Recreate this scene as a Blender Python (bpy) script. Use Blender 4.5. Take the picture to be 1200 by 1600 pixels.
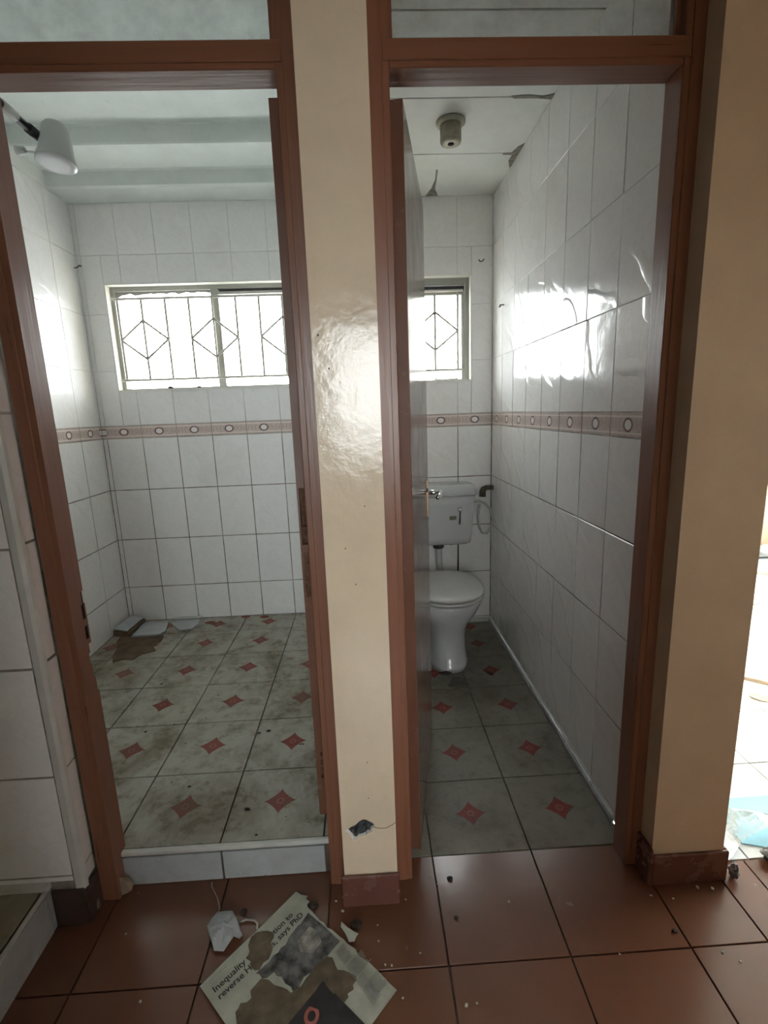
import bpy, bmesh, math, random
from mathutils import Vector, Matrix, geometry, noise
random.seed(7)
for o in list(bpy.data.objects): bpy.data.objects.remove(o)
C = bpy.context.scene.collection

# ------------------------------------------------------------------ camera
cam = bpy.data.objects.new('camera', bpy.data.cameras.new('camera')); C.objects.link(cam)
f_px, yaw, pitch, roll = 766.226, 0.0347349, 0.2014306, -0.0362115
cy, sy, cp, sp, cr, sr = math.cos(yaw), math.sin(yaw), math.cos(pitch), math.sin(pitch), math.cos(roll), math.sin(roll)
fwd = Vector((sy*cp, cy*cp, -sp)); right0 = Vector((cy, -sy, 0)); up0 = right0.cross(fwd)
R_ = right0*cr + up0*sr; U_ = up0*cr - right0*sr
M = Matrix((R_, U_, -fwd)).transposed().to_4x4(); M.translation = Vector((0, -1.12, 1.3328)); cam.matrix_world = M
cam.data.sensor_fit = 'VERTICAL'; cam.data.sensor_height = 32.0; cam.data.lens = f_px/1600*32.0
cam.data.clip_start = 0.02
bpy.context.scene.camera = cam

# ------------------------------------------------------------------ light and exposure
sc = bpy.context.scene
w = bpy.data.worlds.new('overcast_sky'); sc.world = w; w.use_nodes = True
bg = w.node_tree.nodes['Background']; bg.inputs[0].default_value = (0.94, 0.99, 1.0, 1); bg.inputs[1].default_value = 20.5
vs = sc.view_settings; vs.view_transform = 'Standard'; vs.look = 'None'; vs.gamma = 1.0; vs.use_curve_mapping = False
vs.exposure = 0.0
sc.cycles.max_bounces = 10; sc.cycles.diffuse_bounces = 7; sc.cycles.glossy_bounces = 5; sc.cycles.transparent_max_bounces = 12
sc.cycles.caustics_reflective = False; sc.cycles.caustics_refractive = False

# ------------------------------------------------------------------ materials
def nodes(name):
    m = bpy.data.materials.new(name); m.use_nodes = True
    nt = m.node_tree; b = nt.nodes['Principled BSDF']
    return m, nt, b
def N(nt, t, **kw):
    n = nt.nodes.new(t)
    for k, v in kw.items():
        if hasattr(n, k): setattr(n, k, v)
        else: n.inputs[k].default_value = v
    return n
def mixrgb(nt, fac, a, b):
    n = nt.nodes.new('ShaderNodeMix'); n.data_type = 'RGBA'
    for i, s in ((0, fac), (6, a), (7, b)):
        if isinstance(s, (int, float)): n.inputs[i].default_value = s
        elif isinstance(s, tuple): n.inputs[i].default_value = (*s, 1)
        else: nt.links.new(s, n.inputs[i])
    return n.outputs[2]
def ramp(nt, src, lo, hi, a=0.0, b=1.0):
    n = nt.nodes.new('ShaderNodeMapRange'); n.clamp = True
    nt.links.new(src, n.inputs[0])
    for i, v in ((1, lo), (2, hi), (3, a), (4, b)): n.inputs[i].default_value = v
    return n.outputs[0]
def math_(nt, op, a, b=None):
    n = nt.nodes.new('ShaderNodeMath'); n.operation = op
    for i, s in ((0, a), (1, b)):
        if s is None: continue
        if isinstance(s, (int, float)): n.inputs[i].default_value = s
        else: nt.links.new(s, n.inputs[i])
    return n.outputs[0]
def coord_obj(nt, spread=True):
    tc = nt.nodes.new('ShaderNodeTexCoord')
    if not spread: return tc.outputs['Object']
    oi = nt.nodes.new('ShaderNodeObjectInfo'); vm = nt.nodes.new('ShaderNodeVectorMath'); vm.operation = 'MULTIPLY_ADD'
    vm.inputs[0].default_value = (37, 53, 29)
    cmb = nt.nodes.new('ShaderNodeCombineXYZ')
    for i in range(3): nt.links.new(oi.outputs['Random'], cmb.inputs[i])
    nt.links.new(cmb.outputs[0], vm.inputs[1]); nt.links.new(tc.outputs['Object'], vm.inputs[2])
    return vm.outputs[0]
def noise_(nt, vec, scale, detail=4, rough=.55, dist=0):
    n = N(nt, 'ShaderNodeTexNoise'); n.inputs['Scale'].default_value = scale; n.inputs['Detail'].default_value = detail
    n.inputs['Roughness'].default_value = rough; n.inputs['Distortion'].default_value = dist
    nt.links.new(vec, n.inputs['Vector']); return n.outputs[0]
def world_pos(nt): return nt.nodes.new('ShaderNodeNewGeometry').outputs['Position']
def bump(nt, b, h, dist, strength=1.0):
    n = nt.nodes.new('ShaderNodeBump'); n.inputs['Strength'].default_value = strength; n.inputs['Distance'].default_value = dist
    nt.links.new(h, n.inputs['Height']); nt.links.new(n.outputs[0], b.inputs['Normal'])

def mat_plain(name, col, rough=.6, var=.12, scale=18, metal=0.0, bmp=0.0, spec=None):
    m, nt, b = nodes(name); v = coord_obj(nt); n = noise_(nt, v, scale)
    c = mixrgb(nt, ramp(nt, n, .35, .7), tuple(x*(1-var) for x in col), tuple(min(1, x*(1+var)) for x in col))
    nt.links.new(c, b.inputs['Base Color']); b.inputs['Roughness'].default_value = rough; b.inputs['Metallic'].default_value = metal
    if spec is not None: b.inputs['Specular IOR Level'].default_value = spec
    if bmp: bump(nt, b, noise_(nt, v, scale*4), bmp)
    return m
def mat_wall_tile():
    m, nt, b = nodes('glazed_wall_tile'); v = coord_obj(nt)
    n1 = noise_(nt, v, 9, 5, .6, 1.5); n2 = noise_(nt, v, 30, 3)
    veins = ramp(nt, math_(nt, 'ABSOLUTE', math_(nt, 'SUBTRACT', n1, .5)), 0, .05)
    c = mixrgb(nt, veins, (.78, .78, .775), (.81, .815, .81))
    dirt = ramp(nt, noise_(nt, world_pos(nt), 2.3, 6, .65), .56, .8)
    c = mixrgb(nt, math_(nt, 'MULTIPLY', dirt, .35), c, (.52, .49, .40))
    nt.links.new(c, b.inputs['Base Color'])
    nt.links.new(ramp(nt, n2, .3, .75, .09, .19), b.inputs['Roughness'])
    # diagonal ripples moulded in the glaze
    wv = N(nt, 'ShaderNodeTexWave', wave_type='BANDS', bands_direction='DIAGONAL')
    wv.inputs['Scale'].default_value = 2.2; wv.inputs['Distortion'].default_value = 7; wv.inputs['Detail'].default_value = 2; wv.inputs['Detail Scale'].default_value = 1.2
    nt.links.new(v, wv.inputs['Vector'])
    h = math_(nt, 'ADD', math_(nt, 'MULTIPLY', ramp(nt, wv.outputs['Fac'], .82, 1.0), .55), math_(nt, 'MULTIPLY', n1, .45))
    bump(nt, b, h, .0022)
    return m
def mat_border():
    # printed listello: pink field, pale lines, an oval ring in the middle
    m, nt, b = nodes('printed_border_tile'); tc = nt.nodes.new('ShaderNodeTexCoord'); sep = nt.nodes.new('ShaderNodeSeparateXYZ')
    nt.links.new(tc.outputs['Object'], sep.inputs[0]); x, y = sep.outputs[0], sep.outputs[1]
    ay = math_(nt, 'ABSOLUTE', y)
    n = noise_(nt, tc.outputs['Object'], 60, 3)
    base = mixrgb(nt, ramp(nt, n, .35, .7), (.50, .40, .36), (.60, .52, .49))
    rail = math_(nt, 'MULTIPLY', math_(nt, 'GREATER_THAN', ay, .021), math_(nt, 'LESS_THAN', ay, .027))
    base = mixrgb(nt, rail, base, (.72, .66, .62))
    mid = math_(nt, 'LESS_THAN', ay, .011)
    wv = N(nt, 'ShaderNodeTexWave', wave_type='BANDS', bands_direction='X'); wv.inputs['Scale'].default_value = 16; nt.links.new(tc.outputs['Object'], wv.inputs['Vector'])
    base = mixrgb(nt, math_(nt, 'MULTIPLY', mid, ramp(nt, wv.outputs['Fac'], .3, .7, 0, .7)), base, (.44, .35, .33))
    r = math_(nt, 'SQRT', math_(nt, 'ADD', math_(nt, 'POWER', math_(nt, 'DIVIDE', math_(nt, 'ABSOLUTE', x), .026), 2.0), math_(nt, 'POWER', math_(nt, 'DIVIDE', ay, .021), 2.0)))
    base = mixrgb(nt, math_(nt, 'LESS_THAN', r, 1.0), base, (.17, .10, .10))
    base = mixrgb(nt, math_(nt, 'LESS_THAN', r, .70), base, (.74, .72, .69))
    nt.links.new(base, b.inputs['Base Color']); b.inputs['Roughness'].default_value = .16
    bump(nt, b, math_(nt, 'LESS_THAN', r, .85), .0012)
    return m
def mat_floor_tile(name, base, dirt_amt, motif=True, rough=(.22, .5), dirtcol=(.20, .16, .10)):
    m, nt, b = nodes(name); tc = nt.nodes.new('ShaderNodeTexCoord'); v = coord_obj(nt); p = world_pos(nt)
    c = mixrgb(nt, ramp(nt, noise_(nt, v, 14, 4), .35, .7), tuple(x*.93 for x in base), base)
    b.inputs['Specular IOR Level'].default_value = .3 if motif else .5
    if motif:
        sep = nt.nodes.new('ShaderNodeSeparateXYZ'); nt.links.new(tc.outputs['Object'], sep.inputs[0])
        ax, ay = math_(nt, 'ABSOLUTE', sep.outputs[0]), math_(nt, 'ABSOLUTE', sep.outputs[1])
        s = math_(nt, 'ADD', math_(nt, 'POWER', math_(nt, 'DIVIDE', ax, .052), .78), math_(nt, 'POWER', math_(nt, 'DIVIDE', ay, .052), .78))
        star = math_(nt, 'LESS_THAN', s, 1.0)
        red = mixrgb(nt, ramp(nt, noise_(nt, v, 90, 2), .35, .65), (.16, .016, .012), (.21, .032, .024))
        r = math_(nt, 'SQRT', math_(nt, 'ADD', math_(nt, 'POWER', ax, 2.0), math_(nt, 'POWER', ay, 2.0)))
        ring = math_(nt, 'MULTIPLY', math_(nt, 'GREATER_THAN', r, .008), math_(nt, 'LESS_THAN', r, .012))
        red = mixrgb(nt, math_(nt, 'MULTIPLY', ring, .5), red, (.36, .20, .17))
        c = mixrgb(nt, math_(nt, 'MULTIPLY', star, .97), c, red)
    big = ramp(nt, noise_(nt, p, 3.1, 7, .68, .4), .46, .72); fine = ramp(nt, noise_(nt, p, 21, 5, .7), .5, .75)
    d = math_(nt, 'MINIMUM', math_(nt, 'MULTIPLY', math_(nt, 'ADD', big, math_(nt, 'MULTIPLY', fine, .7)), dirt_amt), .85)
    c = mixrgb(nt, d, c, dirtcol)
    spots = ramp(nt, noise_(nt, p, 46, 2, .5), .735, .765)
    c = mixrgb(nt, math_(nt, 'MULTIPLY', spots, min(1, dirt_amt*1.2)), c, (.09, .06, .035))
    nt.links.new(c, b.inputs['Base Color'])
    nt.links.new(ramp(nt, math_(nt, 'ADD', big, fine), 0, 1.4, rough[0], rough[1]), b.inputs['Roughness'])
    bump(nt, b, noise_(nt, v, 8, 3), .0008)
    return m
def mat_paint(name, col, rough, wear=.0, wearcol=(.3, .2, .15), bmp=.0008, bscale=7):
    m, nt, b = nodes(name); p = world_pos(nt)
    c = mixrgb(nt, ramp(nt, noise_(nt, p, 5, 6, .6), .35, .7), tuple(x*.88 for x in col), col)
    if wear:
        c = mixrgb(nt, math_(nt, 'MULTIPLY', ramp(nt, noise_(nt, p, 26, 4, .7), .62, .72), wear), c, wearcol)
        c = mixrgb(nt, math_(nt, 'MULTIPLY', ramp(nt, noise_(nt, p, 3.7, 6, .7), .58, .74), wear*.6), c, tuple(x*.55 for x in col))
    nt.links.new(c, b.inputs['Base Color'])
    nt.links.new(ramp(nt, noise_(nt, p, 11, 4), .3, .7, rough*.75, rough*1.3), b.inputs['Roughness'])
    bump(nt, b, noise_(nt, p, bscale, 5, .6), bmp)
    return m
def mat_wood(name='painted_timber', sc_=(60, 60, 3)):
    m, nt, b = nodes(name); p = world_pos(nt)
    mp = nt.nodes.new('ShaderNodeMapping'); mp.inputs['Scale'].default_value = sc_; nt.links.new(p, mp.inputs[0])
    g = noise_(nt, mp.outputs[0], 1.0, 5, .6)
    c = mixrgb(nt, ramp(nt, g, .3, .7), (.176, .073, .042), (.215, .091, .053))
    c = mixrgb(nt, math_(nt, 'MULTIPLY', ramp(nt, noise_(nt, p, 60, 3, .6), .70, .76), .3), c, (.10, .045, .03))
    c = mixrgb(nt, math_(nt, 'MULTIPLY', ramp(nt, noise_(nt, p, 55, 3, .7), .75, .78), .6), c, (.45, .33, .25))
    nt.links.new(c, b.inputs['Base Color']); nt.links.new(ramp(nt, g, .3, .7, .27, .40), b.inputs['Roughness'])
    bump(nt, b, g, .0009)
    return m
def mat_glass(name, tint, dirt):
    m, nt, b = nodes(name); p = world_pos(nt)
    b.inputs['Base Color'].default_value = (*tint, 1); b.inputs['Roughness'].default_value = .02; b.inputs['IOR'].default_value = 1.02
    b.inputs['Transmission Weight'].default_value = 1.0
    d = nt.nodes.new('ShaderNodeBsdfDiffuse'); d.inputs[0].default_value = (.42, .43, .38, 1)
    mx = nt.nodes.new('ShaderNodeMixShader')
    nt.links.new(ramp(nt, noise_(nt, p, 7, 6, .7), .40, .8, dirt*.4, dirt), mx.inputs[0])
    nt.links.new(b.outputs[0], mx.inputs[1]); nt.links.new(d.outputs[0], mx.inputs[2])
    nt.links.new(mx.outputs[0], nt.nodes['Material Output'].inputs[0])
    return m
def mat_plastic_sheet():
    m, nt, b = nodes('clear_plastic_sheet'); v = coord_obj(nt)
    b.inputs['Base Color'].default_value = (.80, .86, .90, 1); b.inputs['Roughness'].default_value = .12
    t = nt.nodes.new('ShaderNodeBsdfTransparent'); mx = nt.nodes.new('ShaderNodeMixShader')
    nt.links.new(ramp(nt, noise_(nt, v, 14, 5, .6), .4, .65, .25, .8), mx.inputs[0])
    nt.links.new(t.outputs[0], mx.inputs[1]); nt.links.new(b.outputs[0], mx.inputs[2]); nt.links.new(mx.outputs[0], nt.nodes['Material Output'].inputs[0])
    return m

DULL = mat_paint('grey_dim_bounce', (.38, .41, .39), .6)  # unseen hall walls, greyed to dim bounced light on the front tiles
PEACH = mat_paint('peach_warm_bounce', (.80, .62, .45), .5)  # unseen hall walls, coloured to bounce warm light onto the right beige wall
CEILDIM = mat_paint('brown_dim_bounce', (.22, .14, .09), .6)  # unseen hall ceiling, browned to dim and warm the light up high
TILE = mat_wall_tile(); BORDER = mat_border()
def mat_grout():
    m, nt, b = nodes('wall_grout'); p = world_pos(nt); sep = nt.nodes.new('ShaderNodeSeparateXYZ'); nt.links.new(p, sep.inputs[0])
    hi = ramp(nt, math_(nt, 'ADD', sep.outputs[2], math_(nt, 'MULTIPLY', noise_(nt, p, 4, 4), .5)), 1.45, 1.75)
    lo_c = mixrgb(nt, ramp(nt, noise_(nt, p, 7, 5, .7), .38, .62), (.11, .10, .075), (.34, .33, .28))
    c = mixrgb(nt, hi, lo_c, mixrgb(nt, ramp(nt, noise_(nt, p, 5, 5, .7), .40, .58), (.58, .58, .55), (.76, .76, .74)))
    nt.links.new(c, b.inputs['Base Color']); b.inputs['Roughness'].default_value = .85
    return m
GROUT = mat_grout()
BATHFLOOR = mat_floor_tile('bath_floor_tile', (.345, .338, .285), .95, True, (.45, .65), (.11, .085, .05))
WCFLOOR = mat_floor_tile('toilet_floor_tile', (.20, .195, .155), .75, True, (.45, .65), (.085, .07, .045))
ROOMFLOOR = mat_floor_tile('white_room_floor_tile', (.73, .785, .81), .12, False, (.10, .25))
HALLFLOOR = mat_floor_tile('brown_hall_floor_tile', (.138, .059, .034), .30, False, (.19, .28), (.10, .05, .032))
SKIRT = mat_floor_tile('brown_skirting_tile', (.135, .058, .043), .25, False, (.22, .4), (.13, .06, .045))
RISER = mat_floor_tile('riser_tile', (.40, .43, .44), .30, False, (.15, .3))
GROUT_DK = mat_plain('dark_grout', (.085, .065, .045), .9, .4, 12)
BEIGE = mat_paint('beige_gloss_paint', (.68, .57, .425), .13, .20, (.48, .38, .27), .0011, 24)
WHITE = mat_paint('white_ceiling_paint', (.74, .76, .73), .7, .25, (.45, .46, .41), .0006, 14)
PLASTER = mat_paint('white_plaster_reveal', (.80, .80, .74), .7, .15, (.5, .48, .36))
CEILBATH = mat_paint('stained_bath_ceiling', (.71, .765, .745), .7, .25, (.40, .42, .38), .0006, 14)
GROUND = mat_plain('pale_ground', (.43, .43, .42), .95, .3, 3)
WOOD = mat_wood(); RAIL = mat_wood('painted_timber_rail', (3, 60, 60))
LEAF = mat_paint('door_leaf_varnish', (.22, .145, .115), .17, .2, (.13, .09, .07), .0008, 6)
LEAFEDGE = mat_paint('door_leaf_edge', (.150, .064, .038), .4, .35, (.26, .17, .12), .001, 20)
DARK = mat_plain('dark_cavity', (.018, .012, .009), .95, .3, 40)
RAWWOOD = mat_plain('raw_split_wood', (.11, .055, .032), .9, .4, 80)
STEEL = mat_paint('grey_window_steel', (.30, .30, .27), .5, .4, (.14, .10, .07))
GRILLE = mat_paint('grille_paint', (.58, .56, .51), .45, .3, (.2, .13, .08))
CHROME = mat_plain('chrome', (.75, .76, .78), .12, .05, 10, 1.0)
CERAMIC = mat_plain('white_ceramic', (.50, .52, .53), .1, .02, 6)
SEATPL = mat_plain('white_seat_plastic', (.50, .505, .49), .25, .04, 8)
DARKPL = mat_plain('black_plastic', (.025, .027, .027), .4, .3, 30)
PIPEWH = mat_plain('white_pvc', (.50, .51, .48), .35, .08, 10)
SHOWERPL = mat_plain('shower_plastic', (.42, .45, .435), .3, .06, 10)
RUST = mat_plain('rusty_elbow', (.10, .085, .065), .6, .4, 50, .4)
LAMPM = mat_plain('dusty_lamp_holder', (.36, .34, .26), .5, .2, 40)
PAPER = mat_plain('newsprint_paper', (.38, .39, .32), .9, .14, 22)
INK = mat_plain('black_ink', (.035, .035, .035), .9, .2, 60)
INKGREY = mat_plain('grey_ink', (.25, .25, .225), .9, .2, 60)
TISSUE = mat_plain('white_tissue', (.34, .355, .36), .9, .05, 30)
STAINM = mat_plain('soil_stain', (.115, .088, .055), .95, .35, 25)
PHOTOINK = mat_plain('printed_photo', (.10, .10, .095), .85, .8, 32)
ADVERT = mat_plain('printed_advert', (.018, .014, .016), .6, .6, 30)
RINGM = mat_plain('printed_red_ring', (.34, .10, .075), .7, .2, 30)
CRUMB = mat_plain('plaster_crumb', (.42, .38, .32), .95, .2, 60)
LUMP = mat_plain('old_plaster', (.22, .17, .12), .95, .4, 30)
CRUMBD = mat_plain('dark_crumb', (.035, .022, .016), .95, .3, 60)
MUD = mat_plain('mud', (.105, .072, .042), .9, .4, 16, 0, .004)
SHARD = mat_plain('grey_shard', (.085, .08, .07), .8, .3, 30)
CARDBLUE = mat_plain('pale_blue_sheet', (.22, .52, .64), .5, .08, 12)
PLASTIC = mat_plastic_sheet()
GREYJUNK = mat_plain('grey_debris', (.16, .17, .18), .8, .9, 60)
BOARD = mat_plain('pale_board', (.62, .50, .40), .8, .15, 14)
PANE = mat_glass('dusty_transom_glass', (.93, .96, .95), .30)

# ------------------------------------------------------------------ helpers
def link(name, me, mat, parent=None, loc=(0, 0, 0), rot=None):
    o = bpy.data.objects.new(name, me); C.objects.link(o)
    if mat is not None and not me.materials: me.materials.append(mat)
    o.location = loc
    if rot is not None: o.rotation_euler = rot
    if parent is not None: o.parent = parent
    return o
def empty(name, loc=(0, 0, 0)):
    o = bpy.data.objects.new(name, None); C.objects.link(o); o.location = loc; o.empty_display_size = .05; return o
def tag(o, label, cat, group=None, kind=None):
    o['label'] = label; o['category'] = cat
    if group: o['group'] = group
    if kind: o['kind'] = kind
    return o
def struct(o, label=None):
    o['kind'] = 'structure'
    if label: o['label'] = label
    return o
def bm_mesh(bm, name, smooth=False):
    bmesh.ops.recalc_face_normals(bm, faces=bm.faces[:])
    me = bpy.data.meshes.new(name); bm.to_mesh(me); bm.free()
    if smooth:
        for p in me.polygons: p.use_smooth = True
    return me
def add_box(bm, x0, x1, y0, y1, z0, z1, bev=0, seg=1):
    r = bmesh.ops.create_cube(bm, size=1.0); v = r['verts']
    for q in v: q.co = Vector(((x0+x1)/2+q.co.x*(x1-x0), (y0+y1)/2+q.co.y*(y1-y0), (z0+z1)/2+q.co.z*(z1-z0)))
    if bev:
        es = list({e for q in v for e in q.link_edges}); bmesh.ops.bevel(bm, geom=es, offset=bev, segments=seg, affect='EDGES', profile=.5)
def box(name, x0, x1, y0, y1, z0, z1, mat, parent=None, bev=0, seg=1):
    bm = bmesh.new(); c = ((x0+x1)/2, (y0+y1)/2, (z0+z1)/2)
    add_box(bm, x0-c[0], x1-c[0], y0-c[1], y1-c[1], z0-c[2], z1-c[2], bev, seg)
    pl = Vector(parent.location) if parent is not None else Vector((0, 0, 0))
    return link(name, bm_mesh(bm, name), mat, parent, Vector(c)-pl)
def boxes(name, lst, mat, parent=None):
    bm = bmesh.new()
    for b in lst: add_box(bm, *b)
    return link(name, bm_mesh(bm, name), mat, parent)
def add_tube(bm, pts, r, n=10, cap=True, radii=None):
    pts = [Vector(p) for p in pts]; rings = []
    prev = None
    for i, p in enumerate(pts):
        t = (pts[min(i+1, len(pts)-1)]-pts[max(i-1, 0)]).normalized()
        if prev is None:
            a = Vector((0, 0, 1)) if abs(t.z) < .9 else Vector((1, 0, 0)); s = t.cross(a).normalized()
        else: s = (prev - t*prev.dot(t)).normalized()
        prev = s; q = t.cross(s); rr = radii[i] if radii else r
        rings.append([bm.verts.new(p+(s*math.cos(2*math.pi*k/n)+q*math.sin(2*math.pi*k/n))*rr) for k in range(n)])
    for a, b in zip(rings, rings[1:]):
        for k in range(n): bm.faces.new((a[k], a[(k+1) % n], b[(k+1) % n], b[k]))
    if cap: bm.faces.new(rings[0][::-1]); bm.faces.new(rings[-1])
def tube(name, pts, r, mat, parent=None, n=10, radii=None):
    bm = bmesh.new(); c = Vector(pts[0]); pl = Vector(parent.location) if parent is not None else Vector((0, 0, 0))
    add_tube(bm, [Vector(p)-c for p in pts], r, n, True, radii); return link(name, bm_mesh(bm, name, True), mat, parent, c-pl)
def add_loft(bm, rings, cap0=True, cap1=True):
    vr = [[bm.verts.new(p) for p in r] for r in rings]; n = len(vr[0])
    for a, b in zip(vr, vr[1:]):
        for k in range(n): bm.faces.new((a[k], a[(k+1) % n], b[(k+1) % n], b[k]))
    if cap0: bm.faces.new(vr[0][::-1])
    if cap1: bm.faces.new(vr[-1])
def lathe(name, prof, mat, parent=None, loc=(0, 0, 0), n=20, rot=None):
    bm = bmesh.new(); add_loft(bm, [[(r*math.cos(2*math.pi*k/n), r*math.sin(2*math.pi*k/n), z) for k in range(n)] for r, z in prof])
    o = link(name, bm_mesh(bm, name, True), mat, parent, loc, rot); return o
def slab(name, pts, z0, th, mat, parent=None, zf=None, grid=.03):
    """a thin sheet with the outline pts (x, y), lying at z0, thickness th, waved by zf"""
    cx = sum(p[0] for p in pts)/len(pts); cy_ = sum(p[1] for p in pts)/len(pts)
    P2 = [Vector((p[0], p[1])) for p in pts]; n = len(P2); edges = [(i, (i+1) % n) for i in range(n)]
    x0, x1 = min(p[0] for p in pts), max(p[0] for p in pts); y0, y1 = min(p[1] for p in pts), max(p[1] for p in pts)
    def inside(q):
        c = False
        for i in range(n):
            a, b = P2[i], P2[(i+1) % n]
            if (a.y > q.y) != (b.y > q.y) and q.x < (b.x-a.x)*(q.y-a.y)/(b.y-a.y)+a.x: c = not c
        return c
    ext = list(P2)
    if zf:
        for i in range(1, int((x1-x0)/grid)+1):
            for j in range(1, int((y1-y0)/grid)+1):
                q = Vector((x0+i*grid, y0+j*grid))
                if inside(q) and min((q-p).length for p in P2) > grid*.35: ext.append(q)
    v2, e2, f2, *_ = geometry.delaunay_2d_cdt(ext, edges, [list(range(n))], 1, 1e-6)
    bm = bmesh.new()
    vv = [bm.verts.new((p.x-cx, p.y-cy_, (zf(p.x, p.y) if zf else 0))) for p in v2]
    fs = [bm.faces.new([vv[i] for i in f]) for f in f2]
    bmesh.ops.recalc_face_normals(bm, faces=fs)
    if fs and sum(f.normal.z for f in fs) < 0: bmesh.ops.reverse_faces(bm, faces=fs)
    r = bmesh.ops.extrude_face_region(bm, geom=bm.faces[:])
    for g in r['geom']:
        if isinstance(g, bmesh.types.BMVert): g.co.z += th
    pl = Vector(parent.location) if parent is not None else Vector((0, 0, 0))
    return link(name, bm_mesh(bm, name), mat, parent, Vector((cx, cy_, z0))-pl)
def rough_lump(name, c, size, mat, parent=None, seed=0, amp=.35, sub=2):
    bm = bmesh.new(); bmesh.ops.create_icosphere(bm, subdivisions=sub, radius=1)
    for v in bm.verts:
        k = 1+amp*noise.noise(v.co*1.7+Vector((seed*7.1, seed*3.3, seed)))
        v.co = Vector((v.co.x*size[0]*k, v.co.y*size[1]*k, v.co.z*size[2]*k))
    zmin = min(v.co.z for v in bm.verts)
    for v in bm.verts: v.co.z -= zmin
    pl = Vector(parent.location) if parent is not None else Vector((0, 0, 0))
    return link(name, bm_mesh(bm, name), mat, parent, Vector(c)-pl)
def relief(name, us, ws, depth, body, axis, mat, parent=None, mats=None):
    """a bar whose face is a height field: us, ws grid lines, depth(i,j)->recess; axis maps (u, w, d)->xyz, d measured inwards; body = total depth"""
    bm = bmesh.new(); nu, nw = len(us)-1, len(ws)-1
    D = [[depth(i, j) for j in range(nw)] for i in range(nu)]
    def q(pts, mi=0):
        fc = bm.faces.new([bm.verts.new(axis(*p)) for p in pts]); fc.material_index = mi
    for i in range(nu):
        for j in range(nw):
            d = D[i][j]; q([(us[i], ws[j], d), (us[i+1], ws[j], d), (us[i+1], ws[j+1], d), (us[i], ws[j+1], d)], 1 if d > .0005 else 0)
            if i+1 < nu and D[i+1][j] != d: q([(us[i+1], ws[j], d), (us[i+1], ws[j+1], d), (us[i+1], ws[j+1], D[i+1][j]), (us[i+1], ws[j], D[i+1][j])], 1)
            if j+1 < nw and D[i][j+1] != d: q([(us[i], ws[j+1], d), (us[i+1], ws[j+1], d), (us[i+1], ws[j+1], D[i][j+1]), (us[i], ws[j+1], D[i][j+1])], 1)
    for j in range(nw):
        for i, u in ((0, us[0]), (nu-1, us[-1])):
            q([(u, ws[j], D[i][j]), (u, ws[j+1], D[i][j]), (u, ws[j+1], body), (u, ws[j], body)])
    for i in range(nu):
        for j, ww in ((0, ws[0]), (nw-1, ws[-1])):
            q([(us[i], ww, D[i][j]), (us[i+1], ww, D[i][j]), (us[i+1], ww, body), (us[i], ww, body)])
    q([(us[0], ws[0], body), (us[0], ws[-1], body), (us[-1], ws[-1], body), (us[-1], ws[0], body)])
    bmesh.ops.remove_doubles(bm, verts=bm.verts[:], dist=1e-5)
    me = bm_mesh(bm, name)
    for m_ in (mats or [mat, DARK]): me.materials.append(m_)
    return link(name, me, None, parent)

# ---- tiles: every tile is a part of its own, meshes shared by size
_tm = {}
def tile_mesh(a, b, t, mat, ch=.0008):
    key = (round(a, 3), round(b, 3), t, mat.name)
    if key in _tm: return _tm[key]
    bm = bmesh.new(); ch = min(ch, a*.2, b*.2)
    lo = [(-a/2, -b/2, 0), (a/2, -b/2, 0), (a/2, b/2, 0), (-a/2, b/2, 0)]
    mid = [(x, y, t-ch) for x, y, z in lo]
    top = [(x-math.copysign(ch, x), y-math.copysign(ch, y), t) for x, y, z in lo]
    add_loft(bm, [lo, mid, top]); me = bm_mesh(bm, 'tile'); me.materials.append(mat); _tm[key] = me; return me
def put_tile(parent, O, Ux, Uy, a0, a1, b0, b1, t, mat, gap, tilt=.0025, jit=.0004, name='tile'):
    a0 += gap/2; a1 -= gap/2; b0 += gap/2; b1 -= gap/2
    if a1-a0 < .012 or b1-b0 < .012: return None
    o = bpy.data.objects.new(name, tile_mesh(a1-a0, b1-b0, t, mat)); C.objects.link(o)
    n = Ux.cross(Uy); p = O+Ux*((a0+a1)/2)+Uy*((b0+b1)/2)+n*random.uniform(-jit, jit)
    m = Matrix((Ux, Uy, n)).transposed().to_4x4()
    m = m @ Matrix.Rotation(random.gauss(0, tilt), 4, 'X') @ Matrix.Rotation(random.gauss(0, tilt), 4, 'Y')
    m.translation = p
    o.parent = parent; o.matrix_parent_inverse = parent.matrix_basis.inverted(); o.matrix_basis = m
    return o
def clip(rect, holes):
    out = [rect]
    for h in holes:
        nx = []
        for (a0, a1, b0, b1) in out:
            if a1 <= h[0] or a0 >= h[1] or b1 <= h[2] or b0 >= h[3]: nx.append((a0, a1, b0, b1)); continue
            m0, m1 = max(a0, h[0]), min(a1, h[1])
            if a0 < h[0]: nx.append((a0, h[0], b0, b1))
            if a1 > h[1]: nx.append((h[1], a1, b0, b1))
            if b0 < h[2]: nx.append((m0, m1, b0, h[2]))
            if b1 > h[3]: nx.append((m0, m1, h[3], b1))
        out = nx
    return out
def lines(lo, hi, org, pitch):
    k = math.ceil((lo-org)/pitch+1e-6); r = [lo]
    while org+k*pitch < hi-1e-6: r.append(org+k*pitch); k += 1
    return r+[hi]
def tile_field(parent, O, Ux, Uy, As, Bs, t, mat, gap0, holes=(), special=None, tilt=.0025):
    for j in range(len(Bs)-1):
        gap = gap0*((1.35 if Bs[j] < 1.2 else .8) if special else 1.0)
        for i in range(len(As)-1):
            for r in clip((As[i], As[i+1], Bs[j], Bs[j+1]), holes):
                mt = mat
                if special: mt = special(j) or mat
                put_tile(parent, O, Ux, Uy, *r, t, mt, gap, tilt)
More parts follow.
